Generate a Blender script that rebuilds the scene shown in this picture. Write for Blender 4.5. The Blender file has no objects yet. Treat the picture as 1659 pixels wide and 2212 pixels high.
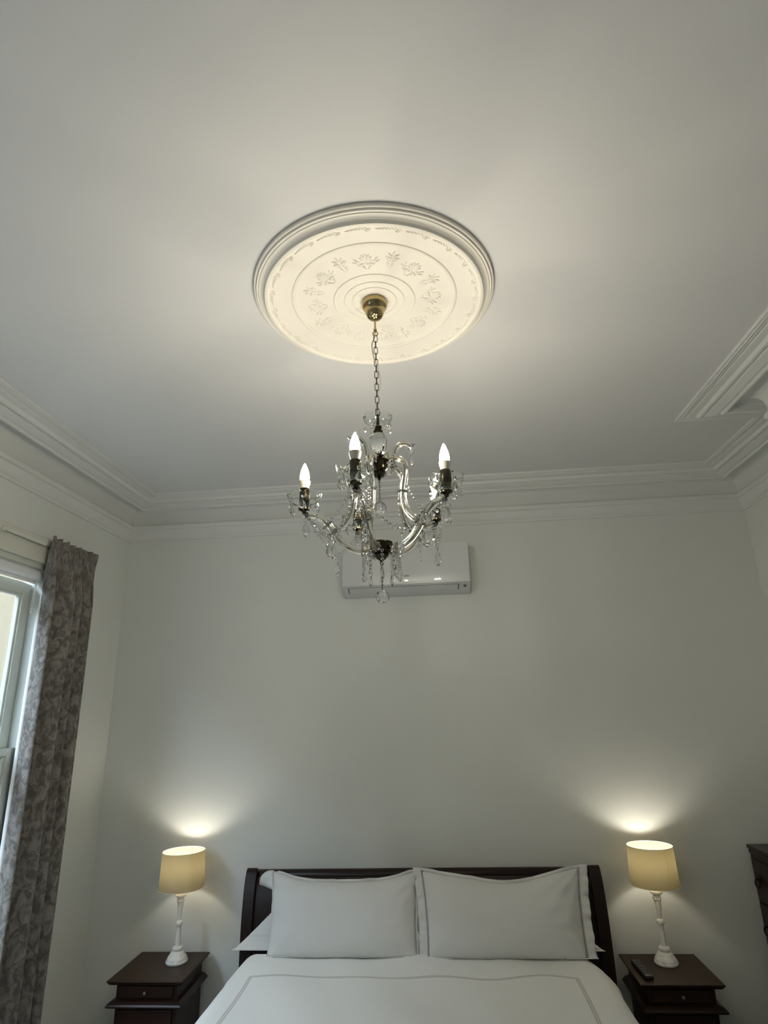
import bpy, math, random
from mathutils import Vector, Matrix
random.seed(7)
PI = math.pi
S = bpy.context.scene
COL = S.collection

# ------------------------------------------------------------------ camera, world, light, exposure
def make_camera():
    a, b, c = -.0815, -.3133, -.0296
    f = 1290.0
    ca, sa, cb, sb, cc, sc = math.cos(a), math.sin(a), math.cos(b), math.sin(b), math.cos(c), math.sin(c)
    B = Matrix(((1, 0, 0), (0, 0, -1), (0, 1, 0)))
    Y = Matrix(((ca, -sa, 0), (sa, ca, 0), (0, 0, 1)))
    P = Matrix(((1, 0, 0), (0, cb, -sb), (0, sb, cb)))
    R_ = Matrix(((cc, -sc, 0), (sc, cc, 0), (0, 0, 1)))
    R = R_ @ P @ B @ Y                      # world -> camera (x right, y down, z forward)
    x, y, z = R[0], R[1], R[2]
    M = Matrix(((x[0], -y[0], -z[0], 0), (x[1], -y[1], -z[1], 0), (x[2], -y[2], -z[2], 1.95), (0, 0, 0, 1)))
    cam = bpy.data.cameras.new('camera')
    cam.sensor_fit = 'VERTICAL'
    cam.sensor_height = 24.0
    cam.lens = 24.0 * f / 2212.0
    cam.clip_start = .02
    o = bpy.data.objects.new('camera', cam)
    COL.objects.link(o)
    o.matrix_world = M
    S.camera = o
make_camera()

EXPOSURE = 0.22
SKY = (.66, .82, 1.0, 14.5)
CANDLE_W = (1.0, .91, .74, 365.0)      # colour, radiance of the candle filament glow
LAMP_W = (1.0, .94, .80, 88.0)
S.view_settings.view_transform = 'Standard'
S.view_settings.look = 'None'
S.view_settings.gamma = 1.0
S.view_settings.use_curve_mapping = False
S.view_settings.exposure = EXPOSURE
S.cycles.use_denoising = True
S.cycles.sample_clamp_indirect = 12.0
S.cycles.sample_clamp_direct = 0.0
S.cycles.max_bounces = 14
S.cycles.diffuse_bounces = 6
S.cycles.transmission_bounces = 14
S.cycles.transparent_max_bounces = 16
S.cycles.blur_glossy = 0.3

w = bpy.data.worlds.new('world')
S.world = w
w.use_nodes = True
w.node_tree.nodes['Background'].inputs[0].default_value = SKY[:3] + (1,)
w.node_tree.nodes['Background'].inputs[1].default_value = SKY[3]

def sun():
    l = bpy.data.lights.new('sun', 'SUN')
    l.energy = 1.5
    l.angle = .01
    l.color = (1, .93, .82)
    o = bpy.data.objects.new('sun', l)
    COL.objects.link(o)
    o.rotation_euler = Vector((-.75, .25, -.75)).to_track_quat('-Z', 'Y').to_euler()
sun()

def portal(name, y0, y1, z0, z1, x):
    l = bpy.data.lights.new(name, 'AREA')
    l.shape = 'RECTANGLE'
    l.size = z1 - z0
    l.size_y = y1 - y0
    l.cycles.is_portal = True
    o = bpy.data.objects.new(name, l)
    COL.objects.link(o)
    o.location = (x, (y0 + y1) / 2, (z0 + z1) / 2)
    o.rotation_euler = (0, -PI / 2, 0)

# ------------------------------------------------------------------ materials
def mat(name, col=(.8, .8, .8), rough=.6, metal=0.0, spec=.5, **k):
    m = bpy.data.materials.new(name)
    m.use_nodes = True
    b = m.node_tree.nodes['Principled BSDF']
    b.inputs['Base Color'].default_value = tuple(col) + (1,)
    b.inputs['Roughness'].default_value = rough
    b.inputs['Metallic'].default_value = metal
    b.inputs['Specular IOR Level'].default_value = spec
    for kk, v in k.items():
        b.inputs[kk].default_value = v
    return m

def N(m, t, **k):
    n = m.node_tree.nodes.new(t)
    for a, v in k.items():
        if a.startswith('i_'):
            n.inputs[a[2:].replace('_', ' ')].default_value = v
        else:
            setattr(n, a, v)
    return n

def L(m, a, b):
    m.node_tree.links.new(a, b)

def bump(m, scale, strength, dist=.002, detail=4, coord='Object', stretch=None):
    tc = N(m, 'ShaderNodeTexCoord')
    mp = N(m, 'ShaderNodeMapping')
    if stretch:
        mp.inputs['Scale'].default_value = stretch
    nz = N(m, 'ShaderNodeTexNoise')
    nz.inputs['Scale'].default_value = scale
    nz.inputs['Detail'].default_value = detail
    bp = N(m, 'ShaderNodeBump')
    bp.inputs['Strength'].default_value = strength
    bp.inputs['Distance'].default_value = dist
    L(m, tc.outputs[coord], mp.inputs['Vector'])
    L(m, mp.outputs[0], nz.inputs['Vector'])
    L(m, nz.outputs['Fac'], bp.inputs['Height'])
    L(m, bp.outputs[0], m.node_tree.nodes['Principled BSDF'].inputs['Normal'])
    return nz

def mottle(m, c1, c2, scale, lo=.35, hi=.65, detail=4, stretch=None, coord='Object'):
    tc = N(m, 'ShaderNodeTexCoord')
    mp = N(m, 'ShaderNodeMapping')
    if stretch:
        mp.inputs['Scale'].default_value = stretch
    nz = N(m, 'ShaderNodeTexNoise')
    nz.inputs['Scale'].default_value = scale
    nz.inputs['Detail'].default_value = detail
    r = N(m, 'ShaderNodeValToRGB')
    r.color_ramp.elements[0].position = lo
    r.color_ramp.elements[0].color = tuple(c1) + (1,)
    r.color_ramp.elements[1].position = hi
    r.color_ramp.elements[1].color = tuple(c2) + (1,)
    L(m, tc.outputs[coord], mp.inputs['Vector'])
    L(m, mp.outputs[0], nz.inputs['Vector'])
    L(m, nz.outputs['Fac'], r.inputs['Fac'])
    L(m, r.outputs[0], m.node_tree.nodes['Principled BSDF'].inputs['Base Color'])

M = {}
M['wall'] = mat('wall_paint', (.69, .705, .675), .75)
bump(M['wall'], 160, .08, .001)
M['ceiling'] = mat('ceiling_paint', (.67, .67, .665), .85)
bump(M['ceiling'], 120, .05, .001)
M['plaster'] = mat('plaster_paint', (.68, .69, .67), .6)
M['rose'] = mat('rose_plaster', (.80, .765, .69), .55)
M['trim'] = mat('gloss_trim', (.66, .66, .58), .3)
M['sash'] = mat('sash_paint', (.62, .65, .60), .35)
M['floor'] = mat('carpet', (.36, .32, .27), .95)
mottle(M['floor'], (.26, .255, .24), (.32, .31, .295), 90)
M['wood'] = mat('mahogany', (.06, .02, .012), .32, 0, .3)
mottle(M['wood'], (.014, .0055, .004), (.026, .010, .007), 5, .3, .7, 6, (1, 9, 9))
M['woodtop'] = mat('mahogany_top', (.10, .035, .02), .38, 0, .2)
mottle(M['woodtop'], (.022, .010, .005), (.034, .0155, .008), 5, .3, .7, 6, (9, 1, 9))
M['bedwood'] = mat('dark_bed_wood', (.022, .008, .006), .35, 0, .3)
mottle(M['bedwood'], (.010, .004, .0035), (.018, .007, .005), 5, .3, .7, 6, (1, 9, 9))
M['iron'] = mat('black_iron', (.012, .011, .01), .45, .6)
M['knob'] = mat('worn_metal', (.35, .33, .30), .35, .9)
M['cotton'] = mat('white_cotton', (.69, .69, .67), .85, **{'Sheen Weight': .15})
bump(M['cotton'], 14, .25, .012, 5)
M['piping'] = mat('grey_cord', (.46, .45, .45), .8)
M['brass'] = mat('antique_brass', (.42, .33, .17), .16, 1.0)
M['chrome'] = mat('polished_nickel', (.62, .56, .46), .12, 1.0)
M['bronze'] = mat('dark_bronze', (.060, .050, .030), .2, 1.0)
M['cable'] = mat('grey_cable', (.42, .40, .36), .5)
M['white'] = mat('white_plastic', (.56, .58, .58), .25)
M['acpanel'] = mat('glossy_panel', (.56, .58, .58), .3, 0, .5, **{'Coat Weight': .7, 'Coat Roughness': .015})
M['dark'] = mat('dark_gap', (.02, .02, .02), .6)
M['logo'] = mat('grey_print', (.12, .12, .12), .5)
M['lampwhite'] = mat('painted_white_wood', (.78, .77, .74), .5)
mottle(M['lampwhite'], (.66, .65, .62), (.80, .79, .76), 40, .3, .5)
M['bulbbase'] = mat('bulb_base', (.72, .68, .60), .4)
M['blackplastic'] = mat('black_plastic', (.016, .016, .017), .35)
M['rubber'] = mat('grey_rubber', (.06, .06, .06), .6)
M['blind'] = mat('white_blind', (.78, .79, .80), .6)
M['lining'] = mat('curtain_lining', (.80, .82, .82), .9)

def crystal(name, ior=1.5, col=(1, 1, 1)):
    m = bpy.data.materials.new(name)
    m.use_nodes = True
    nt = m.node_tree
    nt.nodes.remove(nt.nodes['Principled BSDF'])
    g = nt.nodes.new('ShaderNodeBsdfGlass')
    g.inputs['Color'].default_value = tuple(col) + (1,)
    g.inputs['IOR'].default_value = ior
    g.inputs['Roughness'].default_value = 0.0
    nt.links.new(g.outputs[0], nt.nodes['Material Output'].inputs[0])
    return m
M['crystal'] = crystal('lead_crystal', 1.65)
M['glass'] = crystal('clear_glass', 1.47, (.99, 1, .99))

def thin_glass(name, gloss):
    m = bpy.data.materials.new(name)
    m.use_nodes = True
    nt = m.node_tree
    nt.nodes.remove(nt.nodes['Principled BSDF'])
    t = nt.nodes.new('ShaderNodeBsdfTransparent')
    g = nt.nodes.new('ShaderNodeBsdfGlossy')
    g.inputs['Roughness'].default_value = .02
    lw = nt.nodes.new('ShaderNodeLayerWeight')
    lw.inputs['Blend'].default_value = .5
    pw = nt.nodes.new('ShaderNodeMath')
    pw.operation = 'POWER'
    pw.inputs[1].default_value = 3.0
    ml = nt.nodes.new('ShaderNodeMath')
    ml.operation = 'MULTIPLY_ADD'
    ml.inputs[1].default_value = gloss
    ml.inputs[2].default_value = .02
    x = nt.nodes.new('ShaderNodeMixShader')
    nt.links.new(lw.outputs['Facing'], pw.inputs[0])
    nt.links.new(pw.outputs[0], ml.inputs[0])
    nt.links.new(ml.outputs[0], x.inputs[0])
    nt.links.new(t.outputs[0], x.inputs[1])
    nt.links.new(g.outputs[0], x.inputs[2])
    nt.links.new(x.outputs[0], nt.nodes['Material Output'].inputs[0])
    return m
M['pane'] = thin_glass('window_glass', .25)
M['envelope'] = thin_glass('bulb_envelope', .5)

def emitter(name, c):
    m = bpy.data.materials.new(name)
    m.use_nodes = True
    nt = m.node_tree
    nt.nodes.remove(nt.nodes['Principled BSDF'])
    e = nt.nodes.new('ShaderNodeEmission')
    e.inputs[0].default_value = tuple(c[:3]) + (1,)
    e.inputs[1].default_value = c[3]
    nt.links.new(e.outputs[0], nt.nodes['Material Output'].inputs[0])
    return m
M['candle'] = emitter('candle_glow', CANDLE_W)
M['lampglow'] = emitter('lamp_glow', LAMP_W)

def fabric_shade():
    m = bpy.data.materials.new('beige_shade_cloth')
    m.use_nodes = True
    nt = m.node_tree
    nt.nodes.remove(nt.nodes['Principled BSDF'])
    d = nt.nodes.new('ShaderNodeBsdfDiffuse')
    t = nt.nodes.new('ShaderNodeBsdfTranslucent')
    x = nt.nodes.new('ShaderNodeMixShader')
    tc = nt.nodes.new('ShaderNodeTexCoord')
    mp = nt.nodes.new('ShaderNodeMapping')
    mp.inputs['Scale'].default_value = (60, 60, 420)
    nz = nt.nodes.new('ShaderNodeTexNoise')
    nz.inputs['Scale'].default_value = 3
    r = nt.nodes.new('ShaderNodeValToRGB')
    r.color_ramp.elements[0].color = (.140, .112, .054, 1)
    r.color_ramp.elements[1].color = (.172, .138, .068, 1)
    nt.links.new(tc.outputs['Object'], mp.inputs[0])
    nt.links.new(mp.outputs[0], nz.inputs[0])
    nt.links.new(nz.outputs['Fac'], r.inputs[0])
    d.inputs[0].default_value = (.44, .37, .24, 1)
    nt.links.new(r.outputs[0], t.inputs[0])
    x.inputs[0].default_value = .30
    nt.links.new(d.outputs[0], x.inputs[1])
    nt.links.new(t.outputs[0], x.inputs[2])
    nt.links.new(x.outputs[0], nt.nodes['Material Output'].inputs[0])
    return m
M['shade'] = fabric_shade()
M['shadelining'] = mat('shade_lining', (.82, .78, .68), .8)

def damask():
    m = mat('damask_fabric', (.3, .28, .25), .85)
    b = m.node_tree.nodes['Principled BSDF']
    uv = N(m, 'ShaderNodeUVMap')
    mp = N(m, 'ShaderNodeMapping')
    mp.inputs['Scale'].default_value = (27, 19, 1)
    nz = N(m, 'ShaderNodeTexNoise')
    nz.inputs['Scale'].default_value = 1.0
    nz.inputs['Detail'].default_value = 6
    nz.inputs['Roughness'].default_value = .66
    nz.inputs['Distortion'].default_value = .9
    r = N(m, 'ShaderNodeValToRGB')
    r.color_ramp.elements[0].position = .42
    r.color_ramp.elements[0].color = (.120, .106, .093, 1)
    r.color_ramp.elements[1].position = .60
    r.color_ramp.elements[1].color = (.265, .250, .228, 1)
    L(m, uv.outputs[0], mp.inputs[0])
    L(m, mp.outputs[0], nz.inputs['Vector'])
    L(m, nz.outputs['Fac'], r.inputs[0])
    L(m, r.outputs[0], b.inputs['Base Color'])
    return m
M['damask'] = damask()

def duvet_mat():
    m = mat('duvet_cotton', (.86, .86, .83), .85, **{'Sheen Weight': .15})
    b = m.node_tree.nodes['Principled BSDF']
    uv = N(m, 'ShaderNodeUVMap')
    sp = N(m, 'ShaderNodeSeparateXYZ')
    L(m, uv.outputs[0], sp.inputs[0])
    def ab(src, c):
        s = N(m, 'ShaderNodeMath', operation='SUBTRACT')
        s.inputs[1].default_value = c
        L(m, src, s.inputs[0])
        a = N(m, 'ShaderNodeMath', operation='ABSOLUTE')
        L(m, s.outputs[0], a.inputs[0])
        return a.outputs[0]
    # signed distance to the stitched rectangle: max(|x-cx|-hx, y-y1)
    ax = ab(sp.outputs[0], -.216)
    s1 = N(m, 'ShaderNodeMath', operation='SUBTRACT')
    s1.inputs[1].default_value = .784
    L(m, ax, s1.inputs[0])
    s2 = N(m, 'ShaderNodeMath', operation='SUBTRACT')
    s2.inputs[1].default_value = 3.412
    L(m, sp.outputs[1], s2.inputs[0])
    mxn = N(m, 'ShaderNodeMath', operation='MAXIMUM')
    L(m, s1.outputs[0], mxn.inputs[0])
    L(m, s2.outputs[0], mxn.inputs[1])
    d = ab(mxn.outputs[0], 0.0)
    d2 = N(m, 'ShaderNodeMath', operation='SUBTRACT')
    d2.inputs[1].default_value = .0055
    L(m, d, d2.inputs[0])
    a2 = N(m, 'ShaderNodeMath', operation='ABSOLUTE')
    L(m, d2.outputs[0], a2.inputs[0])
    lt = N(m, 'ShaderNodeMath', operation='LESS_THAN')
    lt.inputs[1].default_value = .0040
    L(m, a2.outputs[0], lt.inputs[0])
    mix = N(m, 'ShaderNodeMix', data_type='RGBA')
    mix.inputs[6].default_value = (.86, .86, .83, 1)
    mix.inputs[7].default_value = (.56, .54, .50, 1)
    L(m, lt.outputs[0], mix.inputs[0])
    L(m, mix.outputs[2], b.inputs['Base Color'])
    bump(m, 9, .22, .012, 5)
    return m
M['duvet'] = duvet_mat()

def brickwall():
    m = mat('outside_render', (.80, .62, .30), .9)
    b = m.node_tree.nodes['Principled BSDF']
    tc = N(m, 'ShaderNodeTexCoord')
    sp = N(m, 'ShaderNodeSeparateXYZ')
    L(m, tc.outputs['Object'], sp.inputs[0])
    cb = N(m, 'ShaderNodeCombineXYZ')
    L(m, sp.outputs[1], cb.inputs[0])
    L(m, sp.outputs[2], cb.inputs[1])
    br = N(m, 'ShaderNodeTexBrick')
    br.inputs['Scale'].default_value = 1
    br.inputs['Brick Width'].default_value = .24
    br.inputs['Row Height'].default_value = .085
    br.inputs['Mortar Size'].default_value = .008
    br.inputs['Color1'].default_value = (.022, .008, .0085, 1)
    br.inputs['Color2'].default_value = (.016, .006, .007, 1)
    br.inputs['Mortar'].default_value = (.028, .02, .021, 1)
    L(m, cb.outputs[0], br.inputs['Vector'])
    nz = N(m, 'ShaderNodeTexNoise')
    nz.inputs['Scale'].default_value = 1.6
    nz.inputs['Detail'].default_value = 5
    L(m, tc.outputs['Object'], nz.inputs['Vector'])
    r = N(m, 'ShaderNodeValToRGB')
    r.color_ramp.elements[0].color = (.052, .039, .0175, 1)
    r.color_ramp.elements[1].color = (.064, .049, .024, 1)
    L(m, nz.outputs['Fac'], r.inputs[0])
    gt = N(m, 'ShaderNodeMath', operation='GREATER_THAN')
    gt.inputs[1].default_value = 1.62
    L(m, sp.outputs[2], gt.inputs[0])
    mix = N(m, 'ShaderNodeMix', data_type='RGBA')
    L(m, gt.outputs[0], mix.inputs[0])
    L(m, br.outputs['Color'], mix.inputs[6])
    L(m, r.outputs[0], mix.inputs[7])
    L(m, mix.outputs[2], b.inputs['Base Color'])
    return m
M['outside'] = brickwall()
M['paving'] = mat('paving', (.20, .19, .175), .9)

# ------------------------------------------------------------------ geometry helpers: (verts, faces)
class G:
    def __init__(s):
        s.v, s.f, s.uv = [], [], None
    def add(s, v, f):
        n = len(s.v)
        s.v += [tuple(p) for p in v]
        s.f += [tuple(i + n for i in q) for q in f]
        return s
    def box(s, x0, x1, y0, y1, z0, z1):
        v = [(x, y, z) for x in (x0, x1) for y in (y0, y1) for z in (z0, z1)]
        f = [(0, 1, 3, 2), (4, 6, 7, 5), (0, 4, 5, 1), (2, 3, 7, 6), (0, 2, 6, 4), (1, 5, 7, 3)]
        return s.add(v, f)
    def lathe(s, prof, seg=32, c=(0, 0, 0), rib=None, axis=None):
        """prof: (r, z) list; rib(a, i) scales the radius"""
        v, f = [], []
        for i, (r, z) in enumerate(prof):
            for k in range(seg):
                a = 2 * PI * k / seg
                rr = r * (rib(a, i) if rib else 1)
                v.append((rr * math.cos(a), rr * math.sin(a), z))
        for i in range(len(prof) - 1):
            for k in range(seg):
                k2 = (k + 1) % seg
                f.append((i * seg + k, i * seg + k2, (i + 1) * seg + k2, (i + 1) * seg + k))
        if prof[0][0] > 1e-6:
            f.append(tuple(range(seg))[::-1])
        if prof[-1][0] > 1e-6:
            f.append(tuple((len(prof) - 1) * seg + k for k in range(seg)))
        if axis:
            q = Vector((0, 0, 1)).rotation_difference(Vector(axis))
            v = [q @ Vector(p) for p in v]
        v = [(p[0] + c[0], p[1] + c[1], p[2] + c[2]) for p in v]
        return s.add(v, f)
    def tube(s, pts, rad, seg=10, closed=False, ribs=0, ribamp=0):
        pts = [Vector(p) for p in pts]
        n = len(pts)
        v, f = [], []
        prev = None
        for i, p in enumerate(pts):
            if closed:
                t = pts[(i + 1) % n] - pts[i - 1]
            else:
                t = pts[min(i + 1, n - 1)] - pts[max(i - 1, 0)]
            t.normalize()
            if prev is None:
                u = t.orthogonal().normalized()
            else:
                u = (prev - t * prev.dot(t)).normalized()
            prev = u
            b = t.cross(u)
            r = rad[i] if isinstance(rad, (list, tuple)) else rad
            for k in range(seg):
                a = 2 * PI * k / seg
                rr = r * (1 + ribamp * math.cos(ribs * a)) if ribs else r
                v.append(p + u * (rr * math.cos(a)) + b * (rr * math.sin(a)))
        m = n if closed else n - 1
        for i in range(m):
            j = (i + 1) % n
            for k in range(seg):
                k2 = (k + 1) % seg
                f.append((i * seg + k, i * seg + k2, j * seg + k2, j * seg + k))
        if not closed:
            f.append(tuple(range(seg))[::-1])
            f.append(tuple((n - 1) * seg + k for k in range(seg)))
        return s.add(v, f)
    def ball(s, c, r, seg=16, rings=10, sc=(1, 1, 1)):
        prof = [(0.0 if i in (0, rings) else r * math.sin(PI * i / rings), -r * math.cos(PI * i / rings)) for i in range(rings + 1)]
        g = G().lathe(prof, seg)
        return s.add([(c[0] + p[0] * sc[0], c[1] + p[1] * sc[1], c[2] + p[2] * sc[2]) for p in g.v], g.f)
    def xf(s, mtx):
        s.v = [tuple(mtx @ Vector(p)) for p in s.v]
        return s

def spline(pts, n=10, closed=False):
    P = [Vector(p) for p in pts]
    m = len(P)
    out = []
    rng = m if closed else m - 1
    for i in range(rng):
        p1, p2 = P[i], P[(i + 1) % m]
        p0 = P[i - 1] if (i > 0 or closed) else p1 * 2 - p2
        p3 = P[(i + 2) % m] if (i + 2 < m or closed) else p2 * 2 - p1
        for k in range(n):
            t = k / n
            out.append(.5 * ((2 * p1) + (p2 - p0) * t + (2 * p0 - 5 * p1 + 4 * p2 - p3) * t * t + (3 * p1 - p0 - 3 * p2 + p3) * t ** 3))
    if not closed:
        out.append(P[-1])
    return out

def obj(name, g, m, parent=None, smooth=True, angle=40, bevel=0, mats=None):
    me = bpy.data.meshes.new(name)
    me.from_pydata(g.v, [], g.f)
    if g.uv:
        uvl = me.uv_layers.new(name='UVMap')
        for l in me.loops:
            uvl.data[l.index].uv = g.uv[l.vertex_index]
    me.materials.append(M[m] if isinstance(m, str) else m)
    me.validate()
    import bmesh
    bm = bmesh.new()
    bm.from_mesh(me)
    bmesh.ops.remove_doubles(bm, verts=bm.verts, dist=1e-6)
    bmesh.ops.recalc_face_normals(bm, faces=bm.faces)
    bm.to_mesh(me)
    bm.free()
    if smooth:
        for p in me.polygons:
            p.use_smooth = True
        try:
            me.set_sharp_from_angle(angle=math.radians(angle))
        except Exception:
            pass
    o = bpy.data.objects.new(name, me)
    COL.objects.link(o)
    if parent:
        o.parent = parent
    if bevel:
        b = o.modifiers.new('bevel', 'BEVEL')
        b.width = bevel
        b.segments = 3
        b.limit_method = 'ANGLE'
    return o

def tag(o, label, cat, group=None):
    o['label'] = label
    o['category'] = cat
    if group:
        o['group'] = group
    return o

def struct(o):
    o['kind'] = 'structure'
    return o

def thing(name, label, cat, loc=(0, 0, 0), rz=0, group=None):
    o = bpy.data.objects.new(name, None)
    o.empty_display_size = .05
    COL.objects.link(o)
    o.location = loc
    o.rotation_euler = (0, 0, rz)
    return tag(o, label, cat, group)

def copy_tree(o, parent=None):
    c = o.copy()
    COL.objects.link(c)
    if parent:
        c.parent = parent
    for ch in list(o.children):
        copy_tree(ch, c)
    return c

# ------------------------------------------------------------------ the room
XL, XR, XB = -2.186, 2.09, 1.675
YB, YF = 4.0, -1.7
YC0, YC1 = .9, 2.684                     # chimney breast
H = 3.36
T = .12

struct(obj('floor', G().box(XL - T, XR + T, YF - T, YB + T, -.1, 0), 'floor', smooth=False))
struct(obj('ceiling', G().box(XL - .4, XR + T, YF - T, YB + T, H, H + .15), 'ceiling', smooth=False))
struct(obj('wall_back', G().box(XL - .4, XR + T, YB, YB + T, 0, H), 'wall', smooth=False))
struct(obj('wall_front', G().box(XL - .4, XR + T, YF - T, YF, 0, H), 'wall', smooth=False))
struct(obj('wall_right', G().box(XR, XR + T, YF, YB, 0, H), 'wall', smooth=False))
struct(obj('wall_chimney', G().box(XB, XR, YC0, YC1, 0, H), 'wall', smooth=False))

# left wall with two window openings
WT = .135
W1 = (1.96, 3.16, .72, 2.76)             # y0, y1, z0, z1 : the window in view
W2 = (-.85, 1.05, .55, 2.76)              # unseen window nearer the camera, inferred from the daylight, widened to brighten the room
g = G()
xs = (XL - WT, XL)
g.box(*xs, YF, W2[0], 0, H)
g.box(*xs, W2[1], W1[0], 0, H)
g.box(*xs, W1[1], YB, 0, H)
for W in (W1, W2):
    g.box(*xs, W[0], W[1], 0, W[2])
    g.box(*xs, W[0], W[1], W[3], H)
struct(obj('wall_left', g, 'wall', smooth=False))
for i, W in enumerate((W1, W2)):
    portal('daylight_portal', W[0], W[1], W[2], W[3], XL - WT - .02)

# cornice: one mitred run per wall
PROF = [(0, 3.122), (.012, 3.122), (.012, 3.138), (.020, 3.143), (.030, 3.158), (.035, 3.185), (.041, 3.195), (.052, 3.198), (.057, 3.207),
        (.058, 3.222), (.054, 3.230), (.043, 3.236), (.042, 3.262), (.048, 3.29), (.062, 3.318), (.085, 3.334), (.12, 3.342), (.160, 3.342),
        (.166, 3.334), (.168, 3.303), (.172, 3.297), (.180, 3.297), (.185, 3.302), (.187, 3.311), (.195, 3.311), (.198, 3.307), (.238, 3.318),
        (.240, 3.328), (.246, 3.330), (.250, 3.322), (.262, 3.323), (.266, 3.332), (.270, 3.340), (.302, 3.342), (.305, 3.348), (.311, 3.349),
        (.314, 3.344), (.319, 3.344), (.321, 3.349), (.325, 3.349), (.328, 3.343), (.333, 3.343), (.335, 3.348), (.338, 3.346), (.346, 3.346),
        (.346, H), (0, H)]
PLAN = [(XL, YF), (XR, YF), (XR, YC0), (XB, YC0), (XB, YC1), (XR, YC1), (XR, YB), (XL, YB)]
def nrm(i):
    a, b = Vector(PLAN[i]), Vector(PLAN[(i + 1) % len(PLAN)])
    d = (b - a).normalized()
    return Vector((-d.y, d.x))
def mitre(i):
    n1, n2 = nrm(i - 1), nrm(i)
    return (n1 + n2) / (1 + n1.dot(n2))
def run(name, i, prof, m):
    j = (i + 1) % len(PLAN)
    v, f = [], []
    for k in (i, j):
        c, mt = Vector(PLAN[k]), mitre(k)
        for e, z in prof:
            p = c + mt * e
            v.append((p.x, p.y, z))
    n = len(prof)
    for q in range(n):
        q2 = (q + 1) % n
        f.append((q, q2, n + q2, n + q))
    f.append(tuple(range(n)))
    f.append(tuple(range(2 * n - 1, n - 1, -1)))
    return struct(obj(name, G().add(v, f), m, angle=28))
for t, i in enumerate((6, 7, 5, 3, 4, 0, 1, 2)):
    run('trim_%d' % (t + 1), i, PROF, 'plaster')
BASE = [(0, 0), (.022, 0), (.022, .13), (.016, .145), (.016, .155), (.010, .165), (.008, .18), (0, .18)]
for nm, i in (('baseboard_back', 6), ('baseboard_left', 7), ('baseboard_right', 5), ('baseboard_chimney', 3)):
    run(nm, i, BASE, 'trim')

# outside: the neighbouring house wall
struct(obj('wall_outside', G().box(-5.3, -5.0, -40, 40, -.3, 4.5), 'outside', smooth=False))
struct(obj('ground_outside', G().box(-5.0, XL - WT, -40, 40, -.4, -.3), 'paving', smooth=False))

# windows
def window(name, W):
    y0, y1, z0, z1 = W
    e = bpy.data.objects.new(name, None)
    COL.objects.link(e)
    struct(e)
    # box frame lining the opening
    g = G()
    fx0, fx1 = XL - .125, XL - .005
    g.box(fx0, fx1, y0, y0 + .03, z0, z1)
    g.box(fx0, fx1, y1 - .03, y1, z0, z1)
    g.box(fx0, fx1, y0 + .03, y1 - .03, z1 - .03, z1)
    g.box(fx0, fx1 + .05, y0 - .02, y1 + .02, z0 - .03, z0 + .02)
    obj('window_frame', g, 'sash', e, smooth=False, bevel=.003)
    # architrave: moulded surround proud of the wall
    g = G()
    a = .135
    for (ya, yb, za, zb) in ((y0 - a, y0, z0, z1 + a), (y1, y1 + a, z0, z1 + a), (y0, y1, z1, z1 + a)):
        g.box(XL, XL + .018, ya, yb, za, zb)
    for (ya, yb, za, zb) in ((y0 - a, y0 - a + .035, z0, z1 + a), (y1 + a - .035, y1 + a, z0, z1 + a), (y0 - a + .035, y1 + a - .035, z1 + a - .035, z1 + a)):
        g.box(XL + .018, XL + .034, ya, yb, za, zb)
    obj('architrave', g, 'trim', e, smooth=False, bevel=.006)
    zm = 1.775
    def sash(x, za, zb, top, bot):
        g = G()
        ya, yb, sw = y0 + .034, y1 - .034, .062
        g.box(x - .022, x + .022, ya, ya + sw, za, zb)
        g.box(x - .022, x + .022, yb - sw, yb, za, zb)
        g.box(x - .022, x + .022, ya + sw, yb - sw, zb - top, zb)
        g.box(x - .022, x + .022, ya + sw, yb - sw, za, za + bot)
        i0, i1, j0, j1 = ya + sw, yb - sw, za + bot, zb - top       # glazing bead
        b = .014
        for (p, q, r, s) in ((i0, i0 + b, j0, j1), (i1 - b, i1, j0, j1), (i0 + b, i1 - b, j0, j0 + b), (i0 + b, i1 - b, j1 - b, j1)):
            g.box(x - .010, x + .012, p, q, r, s)
        o = obj('sash', g, 'sash', e, smooth=False, bevel=.003)
        obj('pane', G().box(x - .003, x + .001, i0, i1, j0, j1), 'pane', o, smooth=False)
    sash(XL - .085, zm - .02, 2.648, .058, .038)
    sash(XL - .036, z0 + .03, zm + .022, .036, .08)
    return e
window('window_1', W1)
window('window_2', W2)

# ------------------------------------------------------------------ roller blind at the head of the window
rb = thing('roller_blind', 'rolled-up white roller blind at the window head', 'blind', (XL - .03, (W1[0] + W1[1]) / 2, 2.695))
hw = (W1[1] - W1[0]) / 2 - .034
obj('roller', G().lathe([(.030, -hw), (.030, hw)], 28, axis=(0, 1, 0)), 'blind', rb)
obj('hem_bar', G().box(-.006, .006, -hw + .01, hw - .01, -.046, -.030), 'blind', rb, smooth=False, bevel=.002)
pts = spline([(.01, hw - .03, 0), (.016, hw - .034, -.10), (.02, hw - .045, -.19), (.022, hw - .055, -.215), (.024, hw - .062, -.19), (.02, hw - .05, -.1), (.014, hw - .038, 0)], 6)
obj('cord_loop', G().tube(pts, .0022, 6), 'cotton', rb)

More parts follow.
